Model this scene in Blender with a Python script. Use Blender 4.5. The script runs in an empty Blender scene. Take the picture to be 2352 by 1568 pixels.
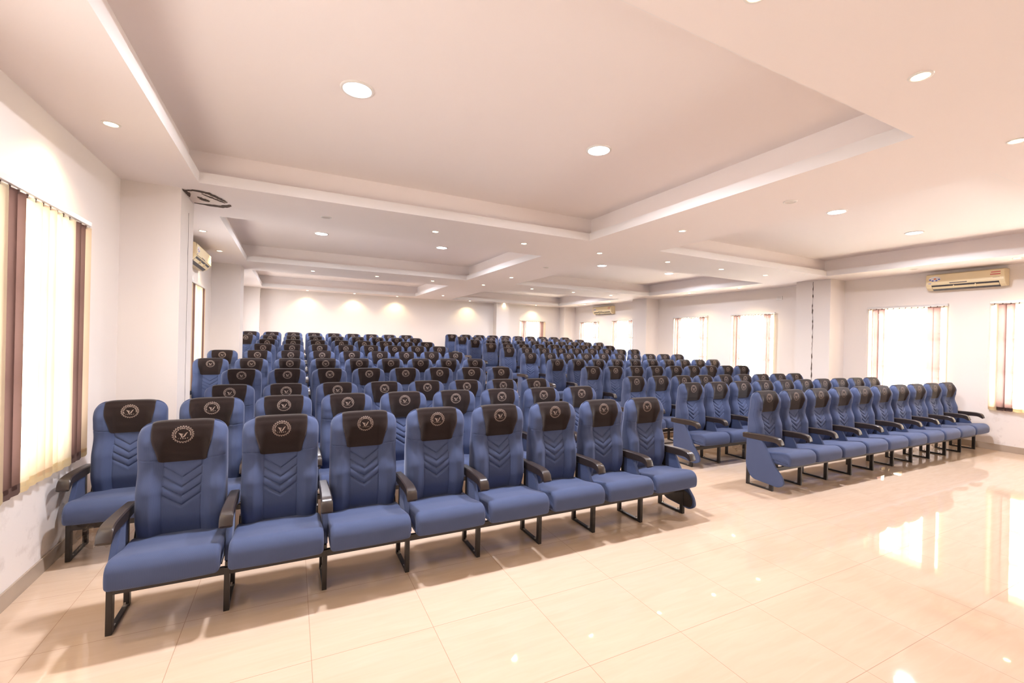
import bpy, bmesh, math, random
from mathutils import Vector, Matrix

random.seed(7)
S = bpy.context.scene
COL = S.collection
PI = math.pi

# ------------------------------------------------------------------ camera
YAW, PITCH, ROLL, CAM_H, F_PX = math.radians(26.471), math.radians(-0.094), math.radians(1.32), 1.712, 1014.0
fwd = Vector((math.sin(YAW)*math.cos(PITCH), math.cos(YAW)*math.cos(PITCH), math.sin(PITCH)))
rgt = Vector((math.cos(YAW), -math.sin(YAW), 0))
up0 = rgt.cross(fwd)
r2 = rgt*math.cos(ROLL)+up0*math.sin(ROLL)
u2 = up0*math.cos(ROLL)-rgt*math.sin(ROLL)
cd = bpy.data.cameras.new('camera')
cam = bpy.data.objects.new('camera', cd)
COL.objects.link(cam)
cd.sensor_width = 36.0
cd.lens = F_PX/2352*36.0
cd.clip_start = 0.05
m = Matrix((( r2.x, u2.x, -fwd.x, 0), (r2.y, u2.y, -fwd.y, 0), (r2.z, u2.z, -fwd.z, CAM_H), (0, 0, 0, 1)))
cam.matrix_world = m
S.camera = cam

# ------------------------------------------------------------------ world, exposure
S.view_settings.view_transform = 'Standard'
S.view_settings.look = 'None'
S.view_settings.gamma = 1
S.view_settings.exposure = -0.26
SKY_RIGHT, SKY_LEFT = 54.0, 8.5
WARM_W, COOL_W = 44.0, 108.0
wd = bpy.data.worlds.new('daylight'); S.world = wd
wd.use_nodes = True
nt = wd.node_tree; nt.nodes.clear()
wo = nt.nodes.new('ShaderNodeOutputWorld'); bg = nt.nodes.new('ShaderNodeBackground')
tc = nt.nodes.new('ShaderNodeTexCoord'); sx = nt.nodes.new('ShaderNodeSeparateXYZ')
mr = nt.nodes.new('ShaderNodeMapRange')
mr.inputs['From Min'].default_value = -0.4; mr.inputs['From Max'].default_value = 0.4
mr.inputs['To Min'].default_value = SKY_LEFT; mr.inputs['To Max'].default_value = SKY_RIGHT
nt.links.new(tc.outputs['Generated'], sx.inputs[0]); nt.links.new(sx.outputs['X'], mr.inputs['Value'])
# sunlit pale ground outside is brighter than the hazy sky above it
mz = nt.nodes.new('ShaderNodeMapRange'); mz.inputs['From Min'].default_value = -.25; mz.inputs['From Max'].default_value = .15
mz.inputs['To Min'].default_value = 2.0; mz.inputs['To Max'].default_value = .78
mm = nt.nodes.new('ShaderNodeMath'); mm.operation = 'MULTIPLY'
nt.links.new(sx.outputs['Z'], mz.inputs['Value']); nt.links.new(mr.outputs[0], mm.inputs[0]); nt.links.new(mz.outputs[0], mm.inputs[1])
nt.links.new(mm.outputs[0], bg.inputs['Strength'])
bg.inputs['Color'].default_value = (1.0, 0.945, 0.935, 1)
nt.links.new(bg.outputs[0], wo.inputs[0])
try:
    cy = S.cycles
    cy.use_denoising = True
    cy.max_bounces = 8; cy.diffuse_bounces = 4; cy.glossy_bounces = 3
    cy.transmission_bounces = 4; cy.transparent_max_bounces = 8
    cy.sample_clamp_indirect = 6.0
    cy.caustics_reflective = False; cy.caustics_refractive = False
    cy.use_light_tree = True
except Exception as e:
    print(e)

# ------------------------------------------------------------------ room numbers
XL, XR, YB, YF = -1.55, 11.02, 16.42, -7.0
ZS, ZLIP, ZT = 3.22, 3.33, 3.57         # soffit, top of lip, recessed ceiling
P = 0.56                                # seat pitch
# row: (x of first emblem, y of emblem plane, floor height, number of seats)
LROWS = [(-0.613, 3.475, 0, 8), (-1.175, 4.628, 0, 9), (-0.61, 5.784, 0, 8), (-0.61, 7.055, .09, 8), (-1.147, 8.36, .177, 9),
         (-1.138, 9.585, .272, 9), (-0.558, 10.90, .375, 8), (-0.538, 12.17, .468, 8), (-1.092, 13.50, .572, 9), (-1.084, 14.71, .665, 9)]
RROWS = [(5.408, 3.545, 0, 10), (5.336, 4.655, 0, 10), (5.265, 5.784, 0, 9), (5.319, 7.075, .09, 9), (5.278, 8.32, .177, 10),
         (5.276, 9.555, .272, 10), (5.327, 10.88, .375, 9), (5.334, 12.12, .468, 9), (5.358, 13.47, .572, 10), (5.36, 14.71, .665, 10), (5.342, 15.77, .75, 10)]

# ------------------------------------------------------------------ materials
def mat(name):
    m = bpy.data.materials.new(name); m.use_nodes = True
    return m, m.node_tree, m.node_tree.nodes['Principled BSDF']

def simple(name, col, rough=0.5, metal=0.0, spec=0.5, sheen=0.0, noise=0.0, nscale=20.0, bump=0.0, bscale=200.0):
    m, nt, b = mat(name)
    b.inputs['Roughness'].default_value = rough
    b.inputs['Metallic'].default_value = metal
    b.inputs['Specular IOR Level'].default_value = spec
    b.inputs['Sheen Weight'].default_value = sheen
    tc = nt.nodes.new('ShaderNodeTexCoord')
    if noise:
        n = nt.nodes.new('ShaderNodeTexNoise'); n.inputs['Scale'].default_value = nscale; n.inputs['Detail'].default_value = 4
        mx = nt.nodes.new('ShaderNodeMix'); mx.data_type = 'RGBA'
        mx.inputs[6].default_value = (*[max(0, c*(1-noise)) for c in col], 1); mx.inputs[7].default_value = (*[min(1, c*(1+noise)) for c in col], 1)
        nt.links.new(tc.outputs['Object'], n.inputs['Vector']); nt.links.new(n.outputs['Fac'], mx.inputs[0])
        nt.links.new(mx.outputs[2], b.inputs['Base Color'])
    else:
        b.inputs['Base Color'].default_value = (*col, 1)
    if bump:
        n2 = nt.nodes.new('ShaderNodeTexNoise'); n2.inputs['Scale'].default_value = bscale; n2.inputs['Detail'].default_value = 3
        bp = nt.nodes.new('ShaderNodeBump'); bp.inputs['Strength'].default_value = bump; bp.inputs['Distance'].default_value = 0.002
        nt.links.new(tc.outputs['Object'], n2.inputs['Vector']); nt.links.new(n2.outputs['Fac'], bp.inputs['Height']); nt.links.new(bp.outputs[0], b.inputs['Normal'])
    return m

M = {}
M['wall'] = simple('wall_paint', (.86, .80, .755), .75, spec=.25, noise=.012, nscale=1.3, bump=.12, bscale=60)
M['lip'] = simple('ceiling_lip_lit_tint', (.90, .87, .86), .8, spec=.2)  # whiter tint stands in for window light falling on the lip faces
M['ceil'] = simple('ceiling_paint', (.95, .88, .855), .85, spec=.15, noise=.008, nscale=.8)
def scuffs(m, amount):
    nt = m.node_tree; b = nt.nodes['Principled BSDF']; src = b.inputs['Base Color'].links[0].from_socket
    tc = nt.nodes.new('ShaderNodeTexCoord'); sp = nt.nodes.new('ShaderNodeSeparateXYZ'); nt.links.new(tc.outputs['Object'], sp.inputs[0])
    n = nt.nodes.new('ShaderNodeTexNoise'); n.inputs['Scale'].default_value = 5; n.inputs['Detail'].default_value = 7; n.inputs['Roughness'].default_value = .65
    nt.links.new(tc.outputs['Object'], n.inputs['Vector'])
    a = nt.nodes.new('ShaderNodeMapRange'); a.inputs['From Min'].default_value = .54; a.inputs['From Max'].default_value = .72; nt.links.new(n.outputs['Fac'], a.inputs['Value'])
    z = nt.nodes.new('ShaderNodeMapRange'); z.inputs['From Min'].default_value = .95; z.inputs['From Max'].default_value = .25; nt.links.new(sp.outputs['Z'], z.inputs['Value'])
    mu = nt.nodes.new('ShaderNodeMath'); mu.operation = 'MULTIPLY'; nt.links.new(a.outputs[0], mu.inputs[0]); nt.links.new(z.outputs[0], mu.inputs[1])
    m2 = nt.nodes.new('ShaderNodeMath'); m2.operation = 'MULTIPLY'; m2.inputs[1].default_value = amount; nt.links.new(mu.outputs[0], m2.inputs[0])
    mx = nt.nodes.new('ShaderNodeMix'); mx.data_type = 'RGBA'; mx.inputs[7].default_value = (.50, .43, .38, 1)
    nt.links.new(m2.outputs[0], mx.inputs[0]); nt.links.new(src, mx.inputs[6]); nt.links.new(mx.outputs[2], b.inputs['Base Color'])
scuffs(M['wall'], .55)
M['skirting'] = simple('skirting_tile', (.42, .34, .27), .25, noise=.08, nscale=6)
M['black'] = simple('black_steel', (.022, .018, .017), .38, spec=.5, noise=.25, nscale=30)
M['arm'] = simple('arm_plastic', (.032, .023, .021), .34, spec=.6, noise=.12, nscale=25, bump=.1, bscale=400)
M['cover'] = simple('cover_cloth', (.043, .029, .027), .95, spec=.1, sheen=.4, noise=.3, nscale=500, bump=.3, bscale=700)
M['thread'] = simple('embroidery', (.50, .39, .34), .8)
M['seam'] = simple('dark_thread', (.03, .035, .07), .9)
M['steel'] = simple('bolt_steel', (.5, .48, .45), .35, metal=1)
M['frame_wh'] = simple('window_frame_paint', (.72, .68, .64), .4)
M['bars'] = simple('window_bar_paint', (.30, .20, .18), .5)
M['ac'] = simple('ac_plastic', (.84, .71, .46), .35, spec=.5, noise=.02, nscale=5)
M['ac_dark'] = simple('ac_louvre_dark', (.05, .045, .05), .4)
M['ac_disp'] = simple('ac_display', (.12, .11, .13), .15)
M['blue_ink'] = simple('sticker_blue', (.05, .08, .45), .4)
M['white_ink'] = simple('sticker_white', (.85, .85, .88), .4)
M['red_ink'] = simple('sticker_red', (.60, .12, .12), .4)
M['orange_ink'] = simple('sticker_orange', (.70, .22, .10), .4)
M['rail'] = simple('rail_aluminium', (.75, .72, .70), .35, metal=.3)
M['white_plastic'] = simple('white_plastic', (.85, .82, .78), .4)
M['crack'] = simple('crack_shadow', (.10, .07, .055), .95, noise=.5, nscale=60)
M['flake'] = simple('loose_plaster', (.88, .80, .75), .9, noise=.10, nscale=25, bump=.6, bscale=40)

# blue woven fabric with a fine diagonal weave
def fabric():
    m, nt, b = mat('blue_woven_fabric')
    tc = nt.nodes.new('ShaderNodeTexCoord'); sp = nt.nodes.new('ShaderNodeSeparateXYZ')
    nt.links.new(tc.outputs['Object'], sp.inputs[0])
    def mth(op, a, bb=None):
        n = nt.nodes.new('ShaderNodeMath'); n.operation = op
        for i, v in enumerate((a, bb)):
            if v is None: continue
            if isinstance(v, (int, float)): n.inputs[i].default_value = v
            else: nt.links.new(v, n.inputs[i])
        return n.outputs[0]
    yz = mth('ADD', sp.outputs['Y'], sp.outputs['Z'])
    k = 2*PI/0.0075
    a = mth('SINE', mth('MULTIPLY', mth('ADD', sp.outputs['X'], yz), k))
    c = mth('SINE', mth('MULTIPLY', mth('SUBTRACT', sp.outputs['X'], yz), k))
    w = mth('ADD', mth('ADD', mth('MULTIPLY', mth('MULTIPLY', a, c), .3), mth('MULTIPLY', a, .2)), .5)
    mx = nt.nodes.new('ShaderNodeMix'); mx.data_type = 'RGBA'
    mx.inputs[6].default_value = (.035, .052, .124, 1); mx.inputs[7].default_value = (.094, .122, .220, 1)
    nt.links.new(w, mx.inputs[0])
    n = nt.nodes.new('ShaderNodeTexNoise'); n.inputs['Scale'].default_value = 9
    nt.links.new(tc.outputs['Object'], n.inputs['Vector'])
    mx2 = nt.nodes.new('ShaderNodeMix'); mx2.data_type = 'RGBA'; mx2.blend_type = 'MULTIPLY'; mx2.inputs[0].default_value = 1
    cr = nt.nodes.new('ShaderNodeMapRange'); cr.inputs['To Min'].default_value = .92; cr.inputs['To Max'].default_value = 1.08
    nt.links.new(n.outputs['Fac'], cr.inputs['Value'])
    nt.links.new(mx.outputs[2], mx2.inputs[6]); nt.links.new(cr.outputs[0], mx2.inputs[7])
    nt.links.new(mx2.outputs[2], b.inputs['Base Color'])
    b.inputs['Roughness'].default_value = .85; b.inputs['Specular IOR Level'].default_value = .2
    b.inputs['Sheen Weight'].default_value = .22; b.inputs['Sheen Roughness'].default_value = .4
    b.inputs['Sheen Tint'].default_value = (.75, .8, 1, 1)
    return m
M['fabric'] = fabric()

# polished porcelain tile floor, joints every 0.66 m
def floor_mat():
    m, nt, b = mat('polished_porcelain_tiles')
    tc = nt.nodes.new('ShaderNodeTexCoord'); sp = nt.nodes.new('ShaderNodeSeparateXYZ')
    nt.links.new(tc.outputs['Object'], sp.inputs[0])
    def mth(op, a, bb=None, cc=None):
        n = nt.nodes.new('ShaderNodeMath'); n.operation = op
        for i, v in enumerate((a, bb, cc)):
            if v is None: continue
            if isinstance(v, (int, float)): n.inputs[i].default_value = v
            else: nt.links.new(v, n.inputs[i])
        return n.outputs[0]
    def joint(sock, off, t):
        f = mth('FRACT', mth('DIVIDE', mth('SUBTRACT', sock, off), t))
        d = mth('ABSOLUTE', mth('SUBTRACT', f, .5))
        return mth('GREATER_THAN', d, .5-.0016/t), mth('FLOOR', mth('DIVIDE', mth('SUBTRACT', sock, off), t))
    jx, ix = joint(sp.outputs['X'], 1.447-.661*8, .661)
    jy, iy = joint(sp.outputs['Y'], 1.890-.6495*8, .6495)
    j = mth('MAXIMUM', jx, jy)
    cid = nt.nodes.new('ShaderNodeCombineXYZ'); nt.links.new(ix, cid.inputs[0]); nt.links.new(iy, cid.inputs[1])
    wn = nt.nodes.new('ShaderNodeTexWhiteNoise'); nt.links.new(cid.outputs[0], wn.inputs['Vector'])
    # faint veins along x, shifted tile by tile
    mp = nt.nodes.new('ShaderNodeVectorMath'); mp.operation = 'MULTIPLY'; mp.inputs[1].default_value = (1.2, 9.0, 1)
    ad = nt.nodes.new('ShaderNodeVectorMath'); ad.operation = 'ADD'
    nt.links.new(tc.outputs['Object'], mp.inputs[0]); nt.links.new(mp.outputs[0], ad.inputs[0]); nt.links.new(wn.outputs['Color'], ad.inputs[1])
    n = nt.nodes.new('ShaderNodeTexNoise'); n.inputs['Scale'].default_value = 2.2; n.inputs['Detail'].default_value = 6; n.inputs['Distortion'].default_value = .8
    nt.links.new(ad.outputs[0], n.inputs['Vector'])
    mx = nt.nodes.new('ShaderNodeMix'); mx.data_type = 'RGBA'
    mx.inputs[6].default_value = (.60, .445, .325, 1); mx.inputs[7].default_value = (.71, .56, .435, 1)
    nt.links.new(n.outputs['Fac'], mx.inputs[0])
    m3 = nt.nodes.new('ShaderNodeMix'); m3.data_type = 'RGBA'; m3.inputs[7].default_value = (.36, .22, .14, 1)
    nt.links.new(j, m3.inputs[0]); nt.links.new(mx.outputs[2], m3.inputs[6])
    # dusty scuffs
    n4 = nt.nodes.new('ShaderNodeTexNoise'); n4.inputs['Scale'].default_value = 1.1; n4.inputs['Detail'].default_value = 8; n4.inputs['Roughness'].default_value = .7
    nt.links.new(tc.outputs['Object'], n4.inputs['Vector'])
    rr = nt.nodes.new('ShaderNodeMapRange'); rr.inputs['From Min'].default_value = .35; rr.inputs['From Max'].default_value = .75
    rr.inputs['To Min'].default_value = .012; rr.inputs['To Max'].default_value = .06
    nt.links.new(n4.outputs['Fac'], rr.inputs['Value'])
    rj = mth('MAXIMUM', rr.outputs[0], mth('MULTIPLY', j, .6))
    nt.links.new(m3.outputs[2], b.inputs['Base Color']); nt.links.new(rj, b.inputs['Roughness'])
    b.inputs['Specular IOR Level'].default_value = .5; b.inputs['IOR'].default_value = 1.55
    # very slight waviness from tile to tile
    n5 = nt.nodes.new('ShaderNodeTexNoise'); n5.inputs['Scale'].default_value = 2.5; n5.inputs['Detail'].default_value = 1
    nt.links.new(tc.outputs['Object'], n5.inputs['Vector'])
    bp = nt.nodes.new('ShaderNodeBump'); bp.inputs['Strength'].default_value = .10; bp.inputs['Distance'].default_value = .003
    nt.links.new(n5.outputs['Fac'], bp.inputs['Height']); nt.links.new(bp.outputs[0], b.inputs['Normal'])
    return m
M['floor'] = floor_mat()

def sheer(name, col, clear):
    m = bpy.data.materials.new(name); m.use_nodes = True
    nt = m.node_tree; nt.nodes.clear()
    o = nt.nodes.new('ShaderNodeOutputMaterial'); d = nt.nodes.new('ShaderNodeBsdfDiffuse'); t = nt.nodes.new('ShaderNodeBsdfTranslucent')
    tr = nt.nodes.new('ShaderNodeBsdfTransparent'); a = nt.nodes.new('ShaderNodeMixShader'); b = nt.nodes.new('ShaderNodeMixShader')
    tc = nt.nodes.new('ShaderNodeTexCoord'); w = nt.nodes.new('ShaderNodeTexWave'); w.inputs['Scale'].default_value = 90; w.bands_direction = 'Z'
    mx = nt.nodes.new('ShaderNodeMix'); mx.data_type = 'RGBA'
    mx.inputs[6].default_value = (*[c*.88 for c in col], 1); mx.inputs[7].default_value = (*col, 1)
    nt.links.new(tc.outputs['Object'], w.inputs['Vector']); nt.links.new(w.outputs['Fac'], mx.inputs[0])
    for n in (d, t): nt.links.new(mx.outputs[2], n.inputs['Color'])
    a.inputs[0].default_value = .6; b.inputs[0].default_value = clear
    tr.inputs['Color'].default_value = (*[min(1, .25+c) for c in col], 1)
    nt.links.new(d.outputs[0], a.inputs[1]); nt.links.new(t.outputs[0], a.inputs[2])
    nt.links.new(a.outputs[0], b.inputs[1]); nt.links.new(tr.outputs[0], b.inputs[2]); nt.links.new(b.outputs[0], o.inputs[0])
    return m
M['slat_cream'] = sheer('cream_blind_fabric', (.84, .73, .53), .20)
M['slat_cream_thick'] = sheer('peach_cream_blind_fabric', (.80, .64, .46), .05)
M['slat_cream_thin'] = sheer('thin_cream_blind_fabric', (.88, .80, .64), .34)
M['slat_brown'] = sheer('brown_blind_fabric', (.15, .088, .075), .012)
M['slat_brown_hem'] = simple('brown_blind_hem', (.09, .05, .04), .9)

def glass(name, col, gloss=.06, rough=0):
    m = bpy.data.materials.new(name); m.use_nodes = True
    nt = m.node_tree; nt.nodes.clear()
    o = nt.nodes.new('ShaderNodeOutputMaterial'); g = nt.nodes.new('ShaderNodeBsdfGlossy'); tr = nt.nodes.new('ShaderNodeBsdfTransparent')
    b = nt.nodes.new('ShaderNodeMixShader'); g.inputs['Roughness'].default_value = rough; tr.inputs['Color'].default_value = (*col, 1)
    b.inputs[0].default_value = gloss
    nt.links.new(tr.outputs[0], b.inputs[1]); nt.links.new(g.outputs[0], b.inputs[2]); nt.links.new(b.outputs[0], o.inputs[0])
    return m
M['glass'] = glass('window_glass', (.95, .96, .95))
M['film'] = glass('clear_plastic_film', (.95, .93, .90), .10, .25)

def emit(name, col, st):
    m = bpy.data.materials.new(name); m.use_nodes = True
    nt = m.node_tree; nt.nodes.clear()
    o = nt.nodes.new('ShaderNodeOutputMaterial'); e = nt.nodes.new('ShaderNodeEmission')
    e.inputs[0].default_value = (*col, 1); e.inputs[1].default_value = st
    nt.links.new(e.outputs[0], o.inputs[0]); return m
M['glow_warm'] = emit('warm_led', (1, .78, .45), 30)
M['glow_cool'] = emit('cool_led', (.90, .90, 1), 30)

# ------------------------------------------------------------------ helpers
def link(name, bm, m, parent=None, smooth=False):
    me = bpy.data.meshes.new(name); bm.normal_update(); bm.to_mesh(me); bm.free()
    if isinstance(m, (list, tuple)):
        for x in m: me.materials.append(x)
    else: me.materials.append(m)
    if smooth:
        for p in me.polygons: p.use_smooth = True
        if smooth == 'auto': me.set_sharp_from_angle(angle=math.radians(32))
    o = bpy.data.objects.new(name, me); COL.objects.link(o)
    if parent: o.parent = parent
    return o

def box(bm, a, b, mi=0, bevel=0.0):
    x0, y0, z0 = [min(a[i], b[i]) for i in range(3)]; x1, y1, z1 = [max(a[i], b[i]) for i in range(3)]
    v = [bm.verts.new(p) for p in ((x0,y0,z0),(x1,y0,z0),(x1,y1,z0),(x0,y1,z0),(x0,y0,z1),(x1,y0,z1),(x1,y1,z1),(x0,y1,z1))]
    fs = [bm.faces.new([v[i] for i in q]) for q in ((0,3,2,1),(4,5,6,7),(0,1,5,4),(1,2,6,5),(2,3,7,6),(3,0,4,7))]
    for f in fs: f.material_index = mi
    if bevel:
        es = list({e for f in fs for e in f.edges})
        bmesh.ops.bevel(bm, geom=es, offset=bevel, segments=2, profile=.5, affect='EDGES')
    return fs

def prism(bm, pts, lo, hi, axis='x', mi=0):
    """pts: 2D polygon in the two other axes, extruded along axis"""
    def q(p, t): return {'x': (t, p[0], p[1]), 'y': (p[0], t, p[1]), 'z': (p[0], p[1], t)}[axis]
    a = [bm.verts.new(q(p, lo)) for p in pts]; b = [bm.verts.new(q(p, hi)) for p in pts]
    f = [bm.faces.new(a), bm.faces.new(list(reversed(b)))]
    n = len(pts)
    for i in range(n): f.append(bm.faces.new((a[i], b[i], b[(i+1) % n], a[(i+1) % n])))
    for x in f: x.material_index = mi
    bmesh.ops.recalc_face_normals(bm, faces=f)
    return f

def disc(bm, c, r, z, n=28, mi=0):
    return bm.faces.new([bm.verts.new((c[0]+r*math.cos(2*PI*i/n), c[1]+r*math.sin(2*PI*i/n), z)) for i in range(n)])

def lathe(bm, prof, n=28, c=(0, 0), mi=0):
    rings = [[bm.verts.new((c[0]+r*math.cos(2*PI*i/n), c[1]+r*math.sin(2*PI*i/n), z)) for i in range(n)] for r, z in prof]
    for a, b in zip(rings, rings[1:]):
        for i in range(n):
            f = bm.faces.new((a[i], a[(i+1) % n], b[(i+1) % n], b[i])); f.material_index = mi

def tube(bm, pts, r, n=6):
    rings = []
    for i, p in enumerate(pts):
        a = Vector(pts[max(0, i-1)]); b = Vector(pts[min(len(pts)-1, i+1)]); t = (b-a).normalized()
        q = t.to_track_quat('Z', 'Y')
        rings.append([bm.verts.new(Vector(p)+q @ Vector((r*math.cos(2*PI*k/n), r*math.sin(2*PI*k/n), 0))) for k in range(n)])
    for a, b in zip(rings, rings[1:]):
        for k in range(n): bm.faces.new((a[k], a[(k+1) % n], b[(k+1) % n], b[k]))
    bm.faces.new(rings[0][::-1]); bm.faces.new(rings[-1])

def tag(o, label=None, cat=None, group=None, kind=None):
    if label: o['label'] = label
    if cat: o['category'] = cat
    if group: o['group'] = group
    if kind: o['kind'] = kind
    return o

def empty(name, loc=(0, 0, 0)):
    o = bpy.data.objects.new(name, None); COL.objects.link(o); o.location = loc
    o.empty_display_size = .1
    return o

def copy_tree(o, parent=None):
    c = o.copy(); COL.objects.link(c)
    if parent: c.parent = parent; c.matrix_parent_inverse = o.matrix_parent_inverse.copy()
    for ch in list(o.children): copy_tree(ch, c)
    return c

def struct(name, bm, m, parent=None, smooth=False):
    o = link(name, bm, m, parent, smooth)
    if not parent: o['kind'] = 'structure'
    return o

# ------------------------------------------------------------------ floor and raised rows
bm = bmesh.new(); box(bm, (XL-.2, YF-.2, -.1), (XR+.2, YB+.2, 0)); struct('floor', bm, M['floor'])
steps = []
for r in range(3, 11):
    ry = RROWS[r-1][1] + .21
    steps.append((ry, RROWS[r][2]))
bm = bmesh.new()
pts = [(YB, 0), (steps[0][0], 0)]
z = 0
for i, (y, zz) in enumerate(steps):
    if i: pts.append((y, z))
    pts.append((y, zz)); z = zz
pts.append((YB, z))
prism(bm, pts, XL, XR, 'x')
tier = struct('floor_tiers', bm, M['floor'])
bm = bmesh.new()
zp = 0
for y, zz in steps:
    box(bm, (XL+.001, y-.006, zz-.020), (XR-.001, y+.03, zz+.003)); zp = zz
link('step_nosing', bm, simple('brown_nosing', (.20, .13, .09), .5), tier)

# ------------------------------------------------------------------ walls
WIN_R = [(1.93, 3.20), (3.77, 5.04), (7.08, 8.32), (9.11, 10.41), (12.24, 13.47), (14.33, 15.58), (-1.2, .05)]
WIN_L = [(3.48, 4.74), (1.64, 2.90), (7.05, 8.30), (8.76, 10.02), (12.2, 13.45), (14.3, 15.55), (-1.2, .05)]
WIN_B = [(8.50, 9.72)]
WZ0, WZ1 = .76, 2.50
T = .22
def wall_with_holes(name, axis, pos, out, lo, hi, holes):
    bm = bmesh.new(); cur = lo
    a, b = (pos, pos+out)
    def bb(u0, u1, z0, z1):
        if axis == 'x': box(bm, (a, u0, z0), (b, u1, z1))
        else: box(bm, (u0, a, z0), (u1, b, z1))
    for h0, h1 in sorted(holes):
        h0 += .06; h1 -= .06
        bb(cur, h0, -.1, 3.9); bb(h0, h1, -.1, WZ0); bb(h0, h1, WZ1, 3.9); cur = h1
    bb(cur, hi, -.1, 3.9)
    return struct(name, bm, M['wall'])
wall_with_holes('wall_left', 'x', XL, -T, YF-T, YB+T, WIN_L)
wall_with_holes('wall_right', 'x', XR, T, YF-T, YB+T, WIN_R)
wall_with_holes('wall_back', 'y', YB, T, XL, XR, WIN_B)
wall_with_holes('wall_front', 'y', YF, -T, XL, XR, [])

# pilasters
PIL = [((XL, 5.65), (-1.06, 6.30)), ((XL, 11.16), (-1.02, 11.85)), ((XL, 16.02), (-.94, YB)),
       ((10.46, 5.52), (XR, 6.25)), ((10.50, 11.13), (XR, 11.80)), ((7.30, 16.10), (7.85, YB)), ((10.46, 16.0), (XR, YB))]
for i, (a, b) in enumerate(PIL):
    bm = bmesh.new(); box(bm, (a[0], a[1], 0), (b[0], b[1], ZS+.02))
    struct('trim_%d' % (i+1), bm, M['wall'])

# skirting
def skirt(name, pts):
    bm = bmesh.new()
    for (x0, y0, x1, y1) in pts: box(bm, (x0, y0, 0), (x1, y1, .108), bevel=.002)
    struct(name, bm, M['skirting'])
d = .013
skirt('baseboard_left', [(XL, YF, XL+d, 5.65), (XL, 5.65-d, -1.06+d, 5.65), (-1.06, 5.65, -1.06+d, 6.3)])
skirt('baseboard_right', [(XR-d, YF, XR, 5.52), (10.46-d, 5.52-d, XR, 5.52), (10.46-d, 5.52, 10.46, 6.2)])
skirt('baseboard_front', [(XL+d, YF, XR-d, YF+d)])

# ------------------------------------------------------------------ ceiling with recessed trays
XA = [(-.87, 3.92), (5.29, 10.02)]
YA = [(1.54, 5.37), (6.76, 10.53), (11.93, 15.75), (-3.8, .05)]
def ceiling():
    bm = bmesh.new()
    xs = [XL-T, XA[0][0], XA[0][1], XA[1][0], XA[1][1], XR+T]
    ys = [YF-T, YA[3][0], YA[3][1], YA[0][0], YA[0][1], YA[1][0], YA[1][1], YA[2][0], YA[2][1], YB+T]
    for i in range(5):
        for j in range(9):
            if i in (1, 3) and j in (1, 3, 5, 7): continue
            box(bm, (xs[i], ys[j], ZS), (xs[i+1], ys[j+1], ZLIP))
    # upper tray walls, set back behind the lip
    sb = .10
    for (x0, x1) in XA:
        for (y0, y1) in YA:
            X0, X1, Y0, Y1 = x0-sb, x1+sb, y0-sb, y1+sb
            t = .03
            box(bm, (X0-t, Y0-t, ZLIP), (X0, Y1+t, ZT)); box(bm, (X1, Y0-t, ZLIP), (X1+t, Y1+t, ZT))
            box(bm, (X0, Y0-t, ZLIP), (X1, Y0, ZT)); box(bm, (X0, Y1, ZLIP), (X1, Y1+t, ZT))
            box(bm, (X0-t, Y0-t, ZT), (X1+t, Y1+t, ZT+.04))
    c = struct('ceiling', bm, M['ceil'])
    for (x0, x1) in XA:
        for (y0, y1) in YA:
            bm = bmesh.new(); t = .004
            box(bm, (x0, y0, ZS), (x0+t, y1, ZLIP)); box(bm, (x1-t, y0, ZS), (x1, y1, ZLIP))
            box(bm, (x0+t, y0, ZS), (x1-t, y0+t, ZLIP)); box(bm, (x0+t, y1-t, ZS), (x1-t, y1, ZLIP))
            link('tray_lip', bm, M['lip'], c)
    return c
ceiling()

# ------------------------------------------------------------------ windows: frame, glass, security bars
def window(n, axis, pos, sgn, u0, u1):
    """axis 'x': wall at x=pos, room on the -sgn side"""
    u0 += .06; u1 -= .06
    def pt(u, dpt, z): return (pos+sgn*dpt, u, z) if axis == 'x' else (u, pos+sgn*dpt, z)
    bm = bmesh.new(); w = .045
    def bar(u_0, u_1, z0, z1, d0=.09, d1=.14): box(bm, pt(u_0, d0, z0), pt(u_1, d1, z1))
    bar(u0, u0+w, WZ0, WZ1); bar(u1-w, u1, WZ0, WZ1); bar(u0+w, u1-w, WZ0, WZ0+w); bar(u0+w, u1-w, WZ1-w, WZ1)
    um = (u0+u1)/2
    bar(um-.025, um+.025, WZ0+w, WZ1-w); 
    for zt in (1.36, 1.93):
        bar(u0+w, um-.025, zt-.025, zt+.025); bar(um+.025, u1-w, zt-.025, zt+.025)
    root = struct('window_%d' % n, bm, M['frame_wh'])
    bm = bmesh.new(); box(bm, pt(u0+w, .112, WZ0+w), pt(u1-w, .118, WZ1-w)); link('pane', bm, M['glass'], root)
    bm = bmesh.new()
    z = WZ0+.12
    while z < WZ1-.05:
        box(bm, pt(u0+.0, .165, z-.006), pt(u1, .177, z+.006)); z += .145
    for k in range(1, 4):
        uu = u0+(u1-u0)*k/4; box(bm, pt(uu-.006, .177, WZ0), pt(uu+.006, .189, WZ1))
    link('security_bars', bm, M['bars'], root)
    # light portal that helps daylight sampling through this opening
    ld = bpy.data.lights.new('daylight_portal', 'AREA'); ld.shape = 'RECTANGLE'; ld.size = u1-u0; ld.size_y = WZ1-WZ0
    ld.cycles.is_portal = True
    lo = bpy.data.objects.new('daylight_portal', ld); COL.objects.link(lo)
    c = Vector(pt(um, T+.02, (WZ0+WZ1)/2)); dr = Vector((-sgn, 0, 0)) if axis == 'x' else Vector((0, -sgn, 0))
    lo.matrix_world = Matrix.Translation(c) @ dr.to_track_quat('-Z', 'Z').to_matrix().to_4x4()
    lo.parent = root; lo.matrix_parent_inverse = Matrix.Identity(4)
wi = 1
for u0, u1 in WIN_L: window(wi, 'x', XL, -1, u0, u1); wi += 1
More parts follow.
